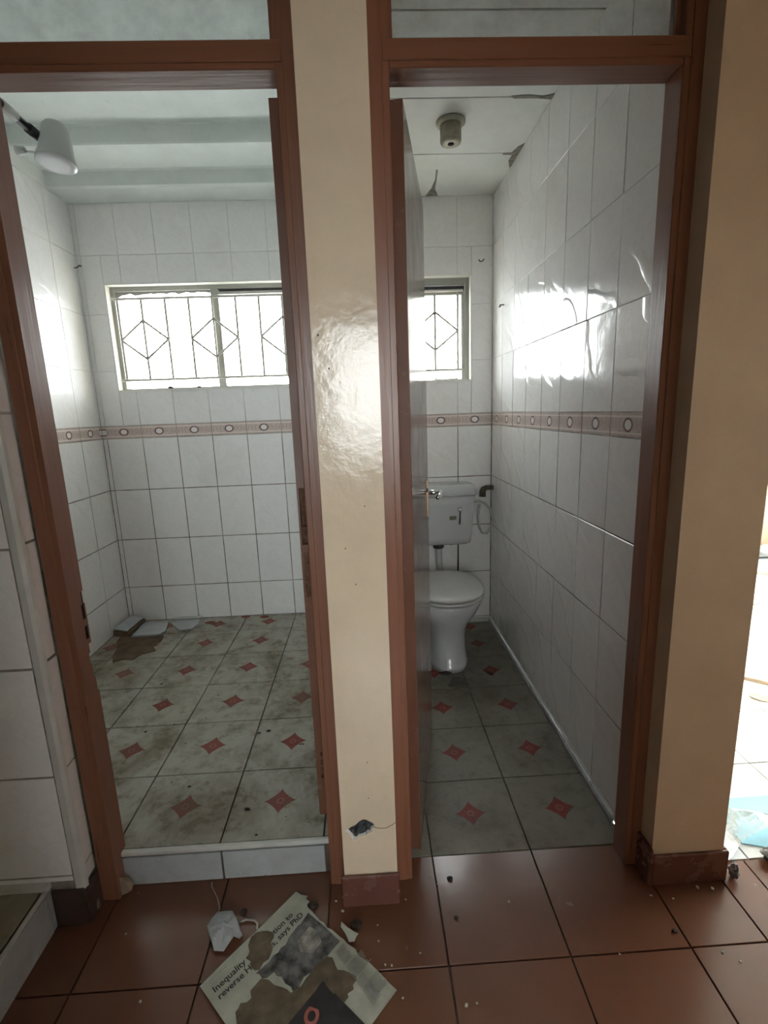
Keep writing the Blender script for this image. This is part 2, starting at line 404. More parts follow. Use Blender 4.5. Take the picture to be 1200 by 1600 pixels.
X, Y, Z = Vector((1, 0, 0)), Vector((0, 1, 0)), Vector((0, 0, 1))

# ================================================================== STRUCTURE
CEIL = 2.46
def zrows(floor):
    r = [floor]+[z for z in (.0355, .3355, .6355, .9355, 1.2355) if z > floor+.01]+[1.307, 1.607, 1.907, 2.207, CEIL]
    bj = r.index(1.2355)
    return r, (lambda j: BORDER if j == bj else None)
ZL, spL = zrows(.115); ZR, spR = zrows(.0)
T = .003
WIN1 = (-1.372, -.25, 1.498, 2.062)   # bathroom window opening (x, z)
WIN2 = (.10, .634, 1.492, 2.064)      # toilet window opening
BACK = 1.79
# --- back wall with its two window openings
wb = struct(boxes('wall_back', [(-1.65, WIN1[0], BACK+T, 1.95, 0, 2.75), (WIN1[0], WIN1[1], BACK+T, 1.95, 0, WIN1[2]), (WIN1[0], WIN1[1], BACK+T, 1.95, WIN1[3], 2.75),
     (WIN1[1], WIN2[0], BACK+T, 1.95, 0, 2.75), (WIN2[0], WIN2[1], BACK+T, 1.95, 0, WIN2[2]), (WIN2[0], WIN2[1], BACK+T, 1.95, WIN2[3], 2.75), (WIN2[1], .96, BACK+T, 1.95, 0, 2.75)], GROUT))
G = .0038
tile_field(wb, Vector((0, BACK+T, 0)), X, Z, [-1.5]+lines(-1.475, -.10, -1.475, .1995)[0:], ZL, T, TILE, G, [WIN1], spL)
tile_field(wb, Vector((0, BACK+T, 0)), X, Z, lines(.035, .757, .754, .2), ZR, T, TILE, G, [WIN2], spR)
# --- bathroom left wall
wl = struct(boxes('wall_left', [(-1.65, -1.5-T, .06, BACK+T, 0, 2.75)], GROUT))
tile_field(wl, Vector((-1.5-T, 0, 0)), Y, Z, lines(.125, BACK, 1.77, .2), ZL, T, TILE, G, (), spL)
boxes('plaster_band', [(-1.5-T, -1.5-T+.004, .125, BACK+T, CEIL, 2.75)], WHITE, wl)
# --- partition between bathroom and toilet
wp = struct(boxes('wall_center', [(-.10+T, .035-T, .075, BACK+T, 0, 2.75)], GROUT))
tile_field(wp, Vector((-.10+T, 0, 0)), -Y, Z, [-b for b in lines(.13, BACK, 1.77, .2)[::-1]], ZL, T, TILE, G, (), spL)
tile_field(wp, Vector((.035-T, 0, 0)), Y, Z, lines(.13, BACK, 1.77, .2), ZR, T, TILE, G, (), spR)
boxes('plaster_band', [(-.10+T-.004, -.10+T, .125, BACK+T, CEIL, 2.75)], WHITE, wp)
# --- toilet right wall = wall pier seen from the hall as the beige chunk
PX = .957
wr = struct(boxes('wall_right', [(.757+T, PX, .0, 2.95, 0, 2.75)], BEIGE))
boxes('tile_bed', [(.757+T-.001, .757+T+.0, .125, BACK+T, 0, CEIL)], GROUT, wr)
tile_field(wr, Vector((.757+T-.001, 0, 0)), -Y, Z, [-b for b in lines(.125, BACK, 1.79, .202)[::-1]], ZR, T, TILE, G, (), spR, .004)
# beige return towards the door frame
boxes('plaster_return', [(.752, .757+T, .0, .127, 0, 2.75)], BEIGE, wr)
# --- hall front wall left of the bathroom door (tiled), bullnose trim on its corner
wf = struct(boxes('wall_front', [(-2.3, -.805-T, T, .119, 0, 2.75)], GROUT))
zf_rows = lines(.135, 2.62, .453, .30)
tile_field(wf, Vector((0, T, 0)), X, Z, lines(-2.3, -.823, -.823, .2995), zf_rows, T, TILE, .006)
tile_field(wf, Vector((-.805-T, 0, 0)), Y, Z, [.014, .066], [.11]+[z+.007 for z in zf_rows[1:]], T, TILE, .006, (), None, .004)
tile_field(wf, Vector((0, .119, 0)), -X, Z, [-b for b in lines(-1.5, -.80, -1.475, .2)[::-1]], ZL, T, TILE, G, (), spL)
bm = bmesh.new(); ring = [(-.821, 0.0), (-.806, .001), (-.798, .006), (-.7955, .014), (-.808, .016), (-.819, .014)]
add_loft(bm, [[(x, y, .105) for x, y in ring], [(x, y, 2.62) for x, y in ring]])
struct(link('trim_1', bm_mesh(bm, 'trim_1'), PIPEWH), 'white rounded tile trim on the tiled corner')
# --- lintel walls above the transoms
struct(boxes('wall_above', [(-.81, .757, .0, .125, 2.40, 2.75)], BEIGE))
# --- central pier (beige column between the doors) with a broken socket hole
hole = [(-.097, .240), (-.090, .243), (-.080, .249), (-.067, .255), (-.056, .266), (-.046, .2705), (-.038, .269), (-.032, .264), (-.025, .260), (-.019, .254), (-.014, .246), (-.017, .242), (-.023, .243),
        (-.0265, .236), (-.024, .232), (-.028, .228), (-.036, .2275), (-.041, .221), (-.050, .2195), (-.062, .216), (-.069, .208), (-.076, .209), (-.080, .217), (-.088, .230)]
def inset(p, k):
    cx = sum(q[0] for q in p)/len(p); cz = sum(q[1] for q in p)/len(p)
    return [(cx+(q[0]-cx)*k, cz+(q[1]-cz)*k) for q in p]
cl_, cr_ = -.105, .040
bm = bmesh.new(); outer = [(cl_, 0), (cr_, 0), (cr_, 2.75), (cl_, 2.75)]
loops = [[Vector((x, z, 0)) for x, z in outer], [Vector((x, z, 0)) for x, z in hole[::-1]]]
tri = geometry.tessellate_polygon(loops); flat = [v for l in loops for v in l]
vs_ = [bm.verts.new((v.x, 0, v.y)) for v in flat]
for t_ in tri: bm.faces.new([vs_[i] for i in t_])
bk = [bm.verts.new((x, .075, z)) for x, z in outer]
for i in range(4): bm.faces.new((vs_[i], vs_[(i+1) % 4], bk[(i+1) % 4], bk[i]))
bm.faces.new(bk)
nh = len(hole); rim = vs_[4:]
r1 = [bm.verts.new((x, .006+.003*random.random(), z)) for x, z in inset(hole, .90)[::-1]]
r2 = [bm.verts.new((x, .05, z)) for x, z in inset(hole, .86)[::-1]]
for i in range(nh):
    a = bm.faces.new((rim[i], rim[(i+1) % nh], r1[(i+1) % nh], r1[i])); a.material_index = 1
    a = bm.faces.new((r1[i], r1[(i+1) % nh], r2[(i+1) % nh], r2[i])); a.material_index = 2
a = bm.faces.new(r2); a.material_index = 3
wc = link('wall_pier', bm_mesh(bm, 'wall_pier'), BEIGE); 
for m_ in (PLASTER, GREYJUNK, DARK): wc.data.materials.append(m_)
struct(wc, 'narrow glossy beige wall pier with a broken hole near its foot')

def on_pier(name, pts, r): 
    bm = bmesh.new(); add_tube(bm, [(x, -.0002, z) for x, z in pts], r, 5); o = link(name, bm_mesh(bm, name), DARKCRACK, wc); return o
DARKCRACK = mat_plain('crack_dirt', (.20, .15, .10), .9, .3, 40)
on_pier('crack', [(-.017, .243), (-.004, .240), (.010, .239), (.018, .241), (.026, .247), (.030, .246), (.035, .252), (.040, .254)], .0011)
for x, z, r in ((-.030, .335, .003), (-.028, .442, .003), (-.055, 1.02, .003), (-.070, 1.43, .0035), (-.005, 1.12, .003), (-.09, 1.50, .004), (-.035, .93, .003)):
    bm = bmesh.new(); bmesh.ops.create_icosphere(bm, subdivisions=1, radius=r*.65); bmesh.ops.scale(bm, vec=(1, .15, 1.2), verts=bm.verts[:]); link('nick', bm_mesh(bm, 'nick'), DARKCRACK, wc, (x, -.0002, z))
# --- floors
HB = -.010
fl = struct(boxes('floor', [(-.895, PX, -3.52, .131, -.12, -.008), (PX, 3.9, -3.52, .05, -.12, -.008), (-2.3, -.895, -3.52, 0.02, -.12, -.008)], GROUT_DK))
def fgrid(parent, z, xs, ys, mat, gap, t=.008, tilt=.0012, holes=()):
    tile_field(parent, Vector((0, 0, z-t)), X, Y, xs, ys, t, mat, gap, holes, None, tilt)
fgrid(fl, 0, lines(-.89, PX, .152, .3035), lines(-1.6, .131, -.172, .303), HALLFLOOR, .004)
fgrid(fl, 0, lines(PX, 2.2, .152+.3035*3, .3035), lines(-1.6, .05, -.172, .303), HALLFLOOR, .004)
rest = boxes('tile_rows_behind', [(-.89, 3.9, -3.52, -1.6, -.008, -.0005), (2.2, 3.9, -1.6, .05, -.008, -.0005)], HALLFLOOR, fl)
f1 = struct(boxes('floor', [(-1.51, -.09, .11, BACK+T, -.12, .107)], GROUT_DK))
fgrid(f1, .115, lines(-1.5, -.10, -.472, .303), lines(.112, BACK, .112, .2945), BATHFLOOR, .005)
f2 = struct(boxes('floor', [(.03, .757+T, .131, BACK+T, -.12, -.008)], GROUT_DK))
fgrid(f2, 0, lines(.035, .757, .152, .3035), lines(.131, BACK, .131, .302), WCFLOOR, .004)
f3 = struct(boxes('floor', [(PX, 3.9, .05, 3.0, -.12, -.008)], GROUT))
fgrid(f3, 0, lines(PX, 3.8, 1.385, .303), lines(.05, 2.95, .43, .303), ROOMFLOOR, .005)
# wash platform on the left with its tiled kerb
pf = struct(boxes('floor', [(-2.3, -.893, -3.0, .004, -.008, .112)], GROUT_DK), 'raised dirty wash platform floor')
fgrid(pf, .12, lines(-2.3, -.905, -.905, .30), lines(-3.0, 0, 0, .30), mat_floor_tile('green_dirty_tile', (.33, .33, .24), .8, False), .006)
kb = struct(boxes('trim_2', [(-.9, -.888, -3.0, .0, -.008, .122)], PIPEWH), 'white tiled kerb of the wash platform')
tile_field(kb, Vector((-.888, 0, 0)), Y, Z, lines(-3.0, -.004, -.02, .30), [0, .121], .004, RISER, .003)
struct(boxes('trim_3', [(-2.3, -.887, -.012, .004, .119, .137)], PIPEWH), 'white strip between the tiled wall and the wash platform')
# step riser at the bathroom door and its nosing
rs = struct(boxes('trim_4', [(-.80, -.10, .1055, .112, 0, .108)], GROUT_DK), 'step up into the bathroom faced with white tiles')
tile_field(rs, Vector((0, .1055, 0)), X, Z, [-.775, -.467, -.165], [.0, .098], .006, RISER, .006)
box('nosing', -.778, -.150, .098, .113, .101, .1155, PIPEWH, rs, .004, 2)
# bead along the foot of the toilet's right wall
BEADM = mat_plain('dull_bead_tile', (.33, .34, .34), .65, .15, 20)
bd = struct(empty('trim_5')); bd['label'] = 'grey white bead tiles along the foot of the right toilet wall'
for y0, y1 in zip(lines(.2, BACK, 1.79, .202), lines(.2, BACK, 1.79, .202)[1:]):
    if y1-y0 > .02: box('bead_tile', .741, .7525, y0+.002, y1-.002, .0, .020, BEADM, bd, .003)
struct(boxes('trim_6', [(.037, .75, 1.776, 1.7895, 0, .03)], PIPEWH), 'white bead at the foot of the toilet back wall')

# --- skirting tiles
DARKSK = mat_floor_tile('dark_skirting_tile', (.055, .032, .026), .4, False, (.4, .6), (.04, .025, .02))  # darker copy of the brown skirting tile
def skirt(name, lst, label, mt=None):
    e = struct(empty(name)); e['label'] = label
    for b in lst: box('skirting_tile', *b, mt or SKIRT, e, .003)
skirt('baseboard_center', [(-.114, .045, -.011, .0, 0, .098)], 'brown tile at the foot of the beige pier')
skirt('baseboard_right', [(.752, .9685, -.011, .0, 0, .098), (.741, .752, -.011, .058, 0, .118), (PX, .9685, 0, .045, 0, .098)], 'brown tiles around the foot of the right beige wall')
skirt('baseboard_left', [(-.885, -.80, -.008, .004, 0, .112), (-.802, -.7935, .0, .06, 0, .108)], 'dark brown tiles under the tiled corner', DARKSK)
skirt('baseboard_far', [(PX+.001+i*.5, PX+.5+i*.5, 2.925, 2.94, .002, .09) for i in range(5)], 'brown skirting along the far wall of the bright room')

struct(boxes('ground', [(-30, 30, 3.06, 40, -.5, -.3), (-30, -2.4, -40, 3.06, -.5, -.3), (3.9, 30, -40, 3.06, -.5, -.3), (-2.4, 3.9, -40, -3.52, -.5, -.3), (-2.4, .9, 1.95, 3.06, -.5, -.3)], GROUND), 'unseen pale ground added outside to dim the light from below')  # unseen ground, added to dim the light coming from below
# --- ceilings
cb = struct(empty('ceiling'), 'stepped white ceiling of the bathroom')
bm = bmesh.new()
prof = [(.06, 2.615), (1.372, 2.612), (1.378, 2.606), (1.381, 2.545), (1.387, 2.537), (1.592, 2.534), (1.606, 2.528), (1.615, 2.47), (1.63, 2.462), (BACK+.02, 2.46)]
top = [(BACK+.02, 2.75), (.06, 2.75)]
add_loft(bm, [[(-1.52, y, z) for y, z in prof+top], [(-.07, y, z) for y, z in prof+top]])
link('stepped_soffit', bm_mesh(bm, 'stepped_soffit'), CEILBATH, cb)
CEILSTAIN = mat_plain('mouldy_ceiling_stain', (.22, .21, .18), .9, .3, 40)
c2 = struct(boxes('ceiling', [(.02, .77, .06, BACK+.02, CEIL+.012, 2.75)], GROUT), 'boarded white ceiling of the toilet')
for y0, y1 in ((.07, .545), (.545, .95), (.95, 1.355), (1.355, 1.80)):
    box('ceiling_board', .03, .765, y0+.0025, y1-.0025, CEIL+.001, CEIL+.012, WHITE, c2, .002)
slab('stain', [(.400, 1.50), (.409, 1.50), (.418, 1.60), (.424, 1.70), (.452, 1.785), (.385, 1.785), (.404, 1.70), (.410, 1.60)], CEIL-.001, .0015, CEILSTAIN, c2)
slab('stain', [(.757, 1.27), (.735, 1.30), (.722, 1.35), (.685, 1.356), (.684, 1.366), (.730, 1.37), (.728, 1.42), (.742, 1.46), (.757, 1.50)], CEIL-.001, .0015, CEILSTAIN, c2)
slab('stain', [(.60, .942), (.66, .935), (.72, .945), (.757, .93), (.757, .965), (.70, .957), (.61, .956)], CEIL-.001, .0015, CEILSTAIN, c2)
struct(boxes('ceiling', [(-2.4, 2.7, -3.52, .06, 2.75, 2.85)], CEILDIM), 'unseen hall ceiling, coloured brown to dim and warm the light')
struct(boxes('ceiling', [(.9, 3.9, .0, 3.1, 2.62, 2.85), (2.7, 3.9, -3.52, .0, 2.75, 2.85)], WHITE), 'white ceiling of the bright room')

# --- hall shell behind the camera and the bright room to the right
struct(boxes('wall_rear', [(-2.4, -.30, -1.72, -1.6, 0, 2.75), (-.30, .28, -1.72, -1.6, 2.1, 2.75)], DULL))  # unseen wall; opening narrowed to keep rear light on the pier
struct(boxes('wall_rear_right', [(.28, 2.6, -1.72, -1.6, 0, 2.75)], PEACH))
struct(boxes('wall_rear_room', [(-2.4, -.32, -3.52, -3.4, 0, 2.75), (.52, 2.6, -3.52, -3.4, 0, 2.75), (-.32, .52, -3.52, -3.4, 0, .85), (-.32, .52, -3.52, -3.4, 2.05, 2.75)], WHITE))
struct(boxes('wall_hall_left', [(-2.4, -2.3, -3.52, .12, 0, 2.75)], DULL))
struct(boxes('eave_light_blocker', [(-2.6, -.04, 1.95, 2.80, 2.36, 2.44)], WHITE), 'unseen eave added over the wide bathroom window to block steep sky light')  # unseen overhang added to keep steep sky light off the bathroom floor
struct(boxes('wall_hall_right', [(2.6, 2.7, -3.52, -.95, 0, 2.75), (2.6, 2.7, -.53, .0, 0, 2.75), (2.6, 2.7, -.95, -.53, 0, 1.35), (2.6, 2.7, -.95, -.53, 1.80, 2.75), (1.95, 2.6, 0.0, .12, 0, 2.75)], PEACH))  # unseen wall; window gap added to brighten the right beige wall
struct(boxes('wall_far', [(.9, 2.30, 2.94, 3.06, 0, 2.75), (2.30, 3.55, 2.94, 3.06, 0, .80), (2.30, 3.55, 2.94, 3.06, 2.2, 2.75), (3.55, 3.9, 2.94, 3.06, 0, 2.75)], BEIGE))
struct(boxes('wall_room_right', [(3.8, 3.9, .0, .4, 0, 2.75), (3.8, 3.9, 2.6, 3.06, 0, 2.75), (3.8, 3.9, .4, 2.6, 0, .6), (3.8, 3.9, .4, 2.6, 2.3, 2.75), (1.95, 3.9, 0, .12, 2.1, 2.75), (2.6, 3.9, .0, .12, 0, 2.75)], BEIGE))
struct(boxes('trim_7', [(.757, 1.95, -.012, .10, 2.108, 2.40)], WOOD), 'brown timber beam above the opening on the right')
struct(boxes('wall_beam', [(.757+.2, 1.95, .0, .12, 2.40, 2.75)], BEIGE))

# ================================================================== WINDOWS
def plain_window(name, frame, label):
    e = struct(empty(name), label); boxes('window_frame', frame, STEEL, e); return e
def window(name, x0, x1, z0, z1, mull, grille, label):
    wn = struct(empty(name), label)
    y0, y1 = 1.838, 1.868
    boxes('reveal', [(x0-.001, x0+.004, BACK-.001, 1.95, z0, z1), (x1-.004, x1+.001, BACK-.001, 1.95, z0, z1), (x0, x1, BACK-.001, 1.95, z1-.004, z1+.001), (x0-.006, x1+.006, BACK-.008, 1.95, z0-.004, z0+.006)], PLASTER, wn)
    xa, xb, za, zb = x0+.004, x1-.004, z0+.006, z1-.004
    boxes('window_frame', [(xa, xa+.022, y0, y1, za, zb), (xb-.022, xb, y0, y1, za, zb), (xa+.022, xb-.022, y0, y1, zb-.022, zb), (xa+.022, xb-.022, y0, y1, za, za+.008)], STEEL, wn)
    for m_ in mull: box('mullion', m_-.021, m_+.021, y0-.002, y1+.002, za+.008, zb-.022, STEEL, wn, .002)
    g = empty('grille'); g.parent = wn
    gz0, gz1, xs, dz, pat = grille; yg = 1.803; r = .0068
    tube('grille_bar', [(xs[0]-.03, yg, gz0), (xs[-1]+.03, yg, gz0)], r, GRILLE, g, 8)
    tube('grille_bar', [(xs[0]-.03, yg, gz1), (xs[-1]+.03, yg, gz1)], r, GRILLE, g, 8)
    for x in xs: tube('grille_bar', [(x, yg+.006, gz0), (x, yg+.006, gz1)], r, GRILLE, g, 8)
    zc = (gz0+gz1)/2
    for i in pat:
        a, b, c = xs[i], xs[i+1], xs[i+2]
        for p, q_ in (((a, zc), (b, zc+dz)), ((b, zc+dz), (c, zc)), ((c, zc), (b, zc-dz)), ((b, zc-dz), (a, zc))):
            tube('grille_bar', [(p[0], yg, p[1]), (q_[0], yg, q_[1])], r*.9, GRILLE, g, 8)
    return wn
g1 = (1.557, 1.988, [-1.323+.1285*k for k in range(9)], .103, (0, 3, 6))
w1 = window('window_1', *WIN1[:2], *WIN1[2:], [-.80], g1, 'wide steel bathroom window with a diamond burglar grille')
w2 = window('window_2', *WIN2[:2], *WIN2[2:], [], (1.557, 1.985, [.17+.13*k for k in range(4)], .103, (1,)), 'small steel toilet window with a burglar grille')
# casement heads: a dark rail on the opening casement in the right half, jagged glass left in the left half
boxes('transom_bar', [(-.777, -.278, 1.842, 1.866, 2.008, 2.022)], STEEL, w1); boxes('casement_dark_rail', [(-.777, -.278, 1.850, 1.860, 2.024, 2.037)], DARKPL, w1)
boxes('transom_bar', [(.128, .606, 1.836, 1.866, 1.970, 1.988), (.128, .606, 1.836, 1.866, 2.020, 2.036)], STEEL, w2); boxes('casement_dark_rail', [(.128, .606, 1.845, 1.862, 1.992, 2.018)], DARKPL, w2)
box('casement_stile', .588, .606, 1.842, 1.866, 1.50, 1.97, STEEL, w2)
bm = bmesh.new(); jag = [(-1.346, 2.035), (-.825, 2.035)]; xj = -.825
while xj > -1.33: jag.append((xj, 2.026-.012*random.random())); xj -= .022
jag.append((-1.346, 2.0))
add_loft(bm, [[(x, 1.850, z) for x, z in jag], [(x, 1.854, z) for x, z in jag]])
link('broken_glass_edge', bm_mesh(bm, 'broken_glass_edge'), STEEL, w1)
def rubble_bits(xs, z, parent_label):
    for i, (x, s) in enumerate(xs):
        tag(rough_lump('mortar_crumb', (x, 1.815, z), (s, .008, s*.5), CRUMBD, None, i+40), parent_label, 'debris', 'crumbs on the window sill')
rubble_bits([(-1.09, .016)], WIN1[2]+.006, 'larger dark crumb lying on the white sill of the wide bathroom window')
rubble_bits([(-.93, .012)], WIN1[2]+.006, 'smaller dark crumb right of the larger one on the wide window sill')
tube('rod', [(.41, 1.80, 1.51), (.47, 1.82, 1.503), (.56, 1.815, 1.508)], .004, STEEL, w2, 6)
# windows that light the hall from behind and the bright room
plain_window('window_3', [(-.32, -.30, -3.48, -3.44, .85, 2.05), (.50, .52, -3.48, -3.44, .85, 2.05), (-.30, .50, -3.48, -3.44, .85, .87), (-.30, .50, -3.48, -3.44, 2.03, 2.05)], 'window at the rear end of the hall')
plain_window('added_window_6', [(2.64, 2.67, -.95, -.93, 1.35, 1.80), (2.64, 2.67, -.55, -.53, 1.35, 1.80), (2.64, 2.67, -.93, -.55, 1.35, 1.37), (2.64, 2.67, -.93, -.55, 1.78, 1.80)], 'small unseen window added to brighten the right beige wall')  # added window, throws extra light onto the right beige wall
plain_window('window_4', [(2.3, 2.33, 2.98, 3.02, .8, 2.2), (3.52, 3.55, 2.98, 3.02, .8, 2.2), (2.33, 3.52, 2.98, 3.02, .8, .83), (2.33, 3.52, 2.98, 3.02, 2.17, 2.2)], 'window in the far wall of the bright room')
plain_window('window_5', [(3.83, 3.87, .4, .43, .6, 2.3), (3.83, 3.87, 2.57, 2.6, .6, 2.3), (3.83, 3.87, .43, 2.57, .6, .63), (3.83, 3.87, .43, 2.57, 2.27, 2.3), (3.83, 3.87, 1.48, 1.52, .63, 2.27)], 'wide window lighting the bright room')

# ================================================================== DOORS
YF, YB = .060, .125
HZ0, HZ1, TOPZ = 2.032, 2.086, 2.40
def door_frame(name, xl, xr, label, left_damage=False):
    d = struct(empty(name), label); w_ = .045
    il, ir = xl+w_, xr-w_
    def lip(x0, x1, z0, z1): return (x0, x1, YF, YB, z0, z1)
    # left jamb
    if left_damage:
        zs = [0, .62, .66, .70, .735, .76, .775, .81, .83, .87, .905, .93, 2.40]
        dep = {1: .006, 2: .012, 3: .016, 4: .010, 6: .012, 8: .014, 9: .011}
        us = [YF, .107, .113, .119, YB]
        def dd(i, j):
            if j not in dep: return 0
            if i == 3: return dep[j] if j < 5 else (0 if j != 9 else .004)
            if i == 2: return dep[j]*.9 if j not in (1,) else 0
            if i == 1: return dep[j] if j in (3, 6, 8) else 0
            return 0
        relief('jamb', us, zs, dd, w_, lambda u, ww, de: (il-de, u, ww), WOOD, d, [WOOD, DARK])
    else: box('jamb', xl, il, YF, YB, 0, TOPZ, WOOD, d, .002)
    box('jamb', ir, xr, YF, YB, 0, TOPZ, WOOD, d, .002)
    # raised outer bead on the hall face
    box('frame_bead', xl, xl+.030, YF-.004, YF+.001, 0.003, TOPZ, WOOD, d, .0015)
    box('frame_bead', xr-.030, xr, YF-.004, YF+.001, 0.003, TOPZ, WOOD, d, .0015)
    box('transom_rail', il, ir, YF, YB, HZ0, HZ1, RAIL, d, .002)
    box('frame_bead', il-.014, ir+.014, YF-.004, YF+.001, HZ0+.012, HZ1-.003, RAIL, d, .0015)
    box('top_rail', il, ir, YF, YB, 2.355, TOPZ, RAIL, d, .002)
    box('glazing_bead', il, il+.010, .082, .092, HZ1, 2.355, WOOD, d, .001); box('glazing_bead', ir-.010, ir, .082, .092, HZ1, 2.355, WOOD, d, .001)
    box('transom_pane', il+.001, ir-.001, .093, .097, HZ1+.001, 2.354, PANE, d)
    return d
d1 = door_frame('door_1', -.795, -.105, 'brown timber frame of the bathroom door with a transom pane, leaf swung inside against its right jamb', True)
d2 = door_frame('door_2', .040, .755, 'brown timber frame of the toilet door with a transom pane, leaf swung inside at its left jamb')
# leaf 1: hinge edge towards the hall, with ripped out mortises
us = [-.178, -.1725, -.166, -.158, -.150, -.144, -.138]
zs = [.178, .30, .335, .345, .36, .372, .385, .40, .83, .855, .98, 1.0, 1.045, 1.10, 1.15, 1.30, 1.76, 1.80, 1.86, 1.92, 1.96, 2.017]
rec = {(3, 1): .014, (4, 1): .010, (3, 3): .006, (3, 5): .006, (3, 7): .0, (2, 11): .012, (3, 11): .018, (2, 12): .024, (3, 12): .03, (2, 13): .009, (3, 13): .016, (4, 12): .008,
       (2, 9): .001, (3, 9): .0012, (4, 9): .0012, (4, 16): .012, (4, 17): .02, (4, 18): .018, (5, 17): .02, (5, 18): .016, (4, 19): .010}
lf1 = relief('door_leaf', us, zs, lambda i, j: rec.get((i+1, j), 0), .605, lambda u, ww, de: (u, .126+de, ww), LEAFEDGE, d1, [LEAFEDGE, RAWWOOD])
def handle(parent, base, nrm, along, mat=CHROME, L=.11, plate=True):
    base = Vector(base); nrm = Vector(nrm).normalized(); along = Vector(along).normalized()
    bm = bmesh.new()
    add_tube(bm, [base, base+nrm*.045], .009, 12); p = base+nrm*.05
    add_tube(bm, [p-along*.012, p, p+along*L*.6, p+along*L+nrm*-.006], .0085, 12, True, [.008, .0095, .008, .007])
    side = nrm.cross(Vector((0, 0, 1)))
    me = bm_mesh(bm, 'lever_handle', True); o = link('lever_handle', me, mat, parent)
    if plate:
        bm = bmesh.new(); hw, hh = .02, .068; c0 = base-Vector((0, 0, .02))
        pr = [(-hw, -hh), (hw, -hh), (hw, hh), (-hw, hh)]
        add_loft(bm, [[c0+side*a+Vector((0, 0, b)) for a, b in pr], [c0+side*a*.9+Vector((0, 0, b*.97))+nrm*.005 for a, b in pr]])
        link('back_plate', bm_mesh(bm, 'back_plate'), mat, parent)
    return o
handle(lf1, (-.178, .672, 1.135), (-1, 0, 0), (0, -1, 0))
for z in (.40, 1.90):
    tube('hinge', [(-.136, .124, z-.04), (-.136, .124, z+.04)], .006, RUST, d1, 8)
# leaf 2: opened about 78 degrees, hall face visible
th = math.radians(90-11.2); dirv = Vector((math.cos(th), math.sin(th), 0)); nf = Vector((math.sin(th), -math.cos(th), 0))
hp = Vector((.118, .128, 0))     # near corner of the visible face
bm = bmesh.new(); Lw = .60; tk = .036
P = [hp, hp+dirv*Lw, hp+dirv*Lw-nf*tk, hp-nf*tk]
add_loft(bm, [[p+Z*.028 for p in P], [p+Z*2.015 for p in P]])
bmesh.ops.bevel(bm, geom=bm.edges[:], offset=.002, segments=1, affect='EDGES')
me = bm_mesh(bm, 'door_leaf'); me.materials.append(LEAF); me.materials.append(LEAFEDGE)
for p in me.polygons:
    if abs(p.normal.dot(nf)) < .8: p.material_index = 1
lf2 = link('door_leaf', me, None, d2)
lf2['label'] = 'dark varnished toilet door leaf standing open, seen edge on'
hb = hp+dirv*(Lw-.055)+Z*1.035
handle(lf2, hb, nf, -dirv)
for z in (.35, 1.75): tube('hinge', [(.079, .128, z-.045), (.079, .128, z+.045)], .006, RUST, d2, 8)
# plaster lumps left at the foot of the bathroom door's left jamb
for i, (x, y, s) in enumerate([(-.782, .090, (.026, .012, .030)), (-.745, .098, (.024, .010, .026)), (-.800, .052, (.010, .012, .018))]):
    tag(rough_lump('plaster_lump', (x, y-.02, 0), s, LUMP, None, i+3, .7), ('largest pale plaster lump at the foot of the left door jamb', 'pinkish plaster lump right of the left jamb foot, by the step', 'small plaster lump left of the left jamb foot')[i], 'plaster lump')

# ================================================================== TOILET
TX = .405
to = empty('toilet', (TX, 1.35, 0)); tag(to, 'white ceramic toilet with closed lid and wall cistern at the back', 'toilet')
def egg(cx, yf, yb, hw, n=36, sq=2.3):
    yc = yf+(yb-yf)*.45; pts = []
    for k in range(n):
        a = 2*math.pi*k/n; c_, s_ = math.cos(a), math.sin(a)
        px = math.copysign(abs(c_)**(2/sq), c_)*hw
        ry = (yb-yc) if s_ > 0 else (yc-yf)
        py = math.copysign(abs(s_)**(2/(3.2 if s_ > 0 else 2.0)), s_)*ry
        pts.append((cx+px, yc+py))
    return pts
def loft_egg(name, secs, mat, parent, smooth=True):
    bm = bmesh.new(); o = parent.location
    add_loft(bm, [[(x-o.x, y-o.y, z-o.z) for x, y in egg(TX, yf, yb, hw)] for yf, yb, hw, z in secs])
    me = bm_mesh(bm, name, smooth); return link(name, me, mat, parent)
pan = loft_egg('pan', [(1.174, 1.50, .103, 0), (1.175, 1.50, .102, .025), (1.188, 1.49, .098, .04), (1.202, 1.49, .093, .10), (1.204, 1.50, .092, .16), (1.192, 1.53, .098, .21), (1.160, 1.56, .120, .26),
     (1.130, 1.58, .152, .31), (1.112, 1.60, .172, .35), (1.106, 1.61, .180, .370), (1.106, 1.61, .181, .379), (1.12, 1.60, .170, .383), (1.17, 1.58, .12, .386)], CERAMIC, to)
loft_egg('seat', [(1.17, 1.53, .12, .386), (1.110, 1.55, .176, .390), (1.100, 1.555, .184, .393), (1.100, 1.555, .184, .402), (1.108, 1.55, .176, .4045), (1.17, 1.53, .12, .408)], SEATPL, to)
loft_egg('lid', [(1.17, 1.55, .12, .408), (1.108, 1.57, .176, .411), (1.097, 1.575, .187, .414), (1.097, 1.575, .187, .422), (1.105, 1.565, .178, .428), (1.16, 1.53, .13, .4315), (1.25, 1.45, .05, .433)], SEATPL, to)
for s in (-1, 1): tube('lid_hinge', [(TX+s*.07-.02, 1.582, .408), (TX+s*.07+.02, 1.582, .408)], .011, SEATPL, to, 10)
def rrect(cx, hx, yf, yb, z, r, n=5):
    pts = []
    for (sx, sy, a0) in ((1, 1, 0), (-1, 1, 90), (-1, -1, 180), (1, -1, 270)):
        for k in range(n+1):
            a = math.radians(a0+90*k/n); pts.append((cx+sx*(hx-r)+r*math.cos(a)-TX, (yb-r if sy > 0 else yf+r)+r*math.sin(a)-1.35, z))
    return pts
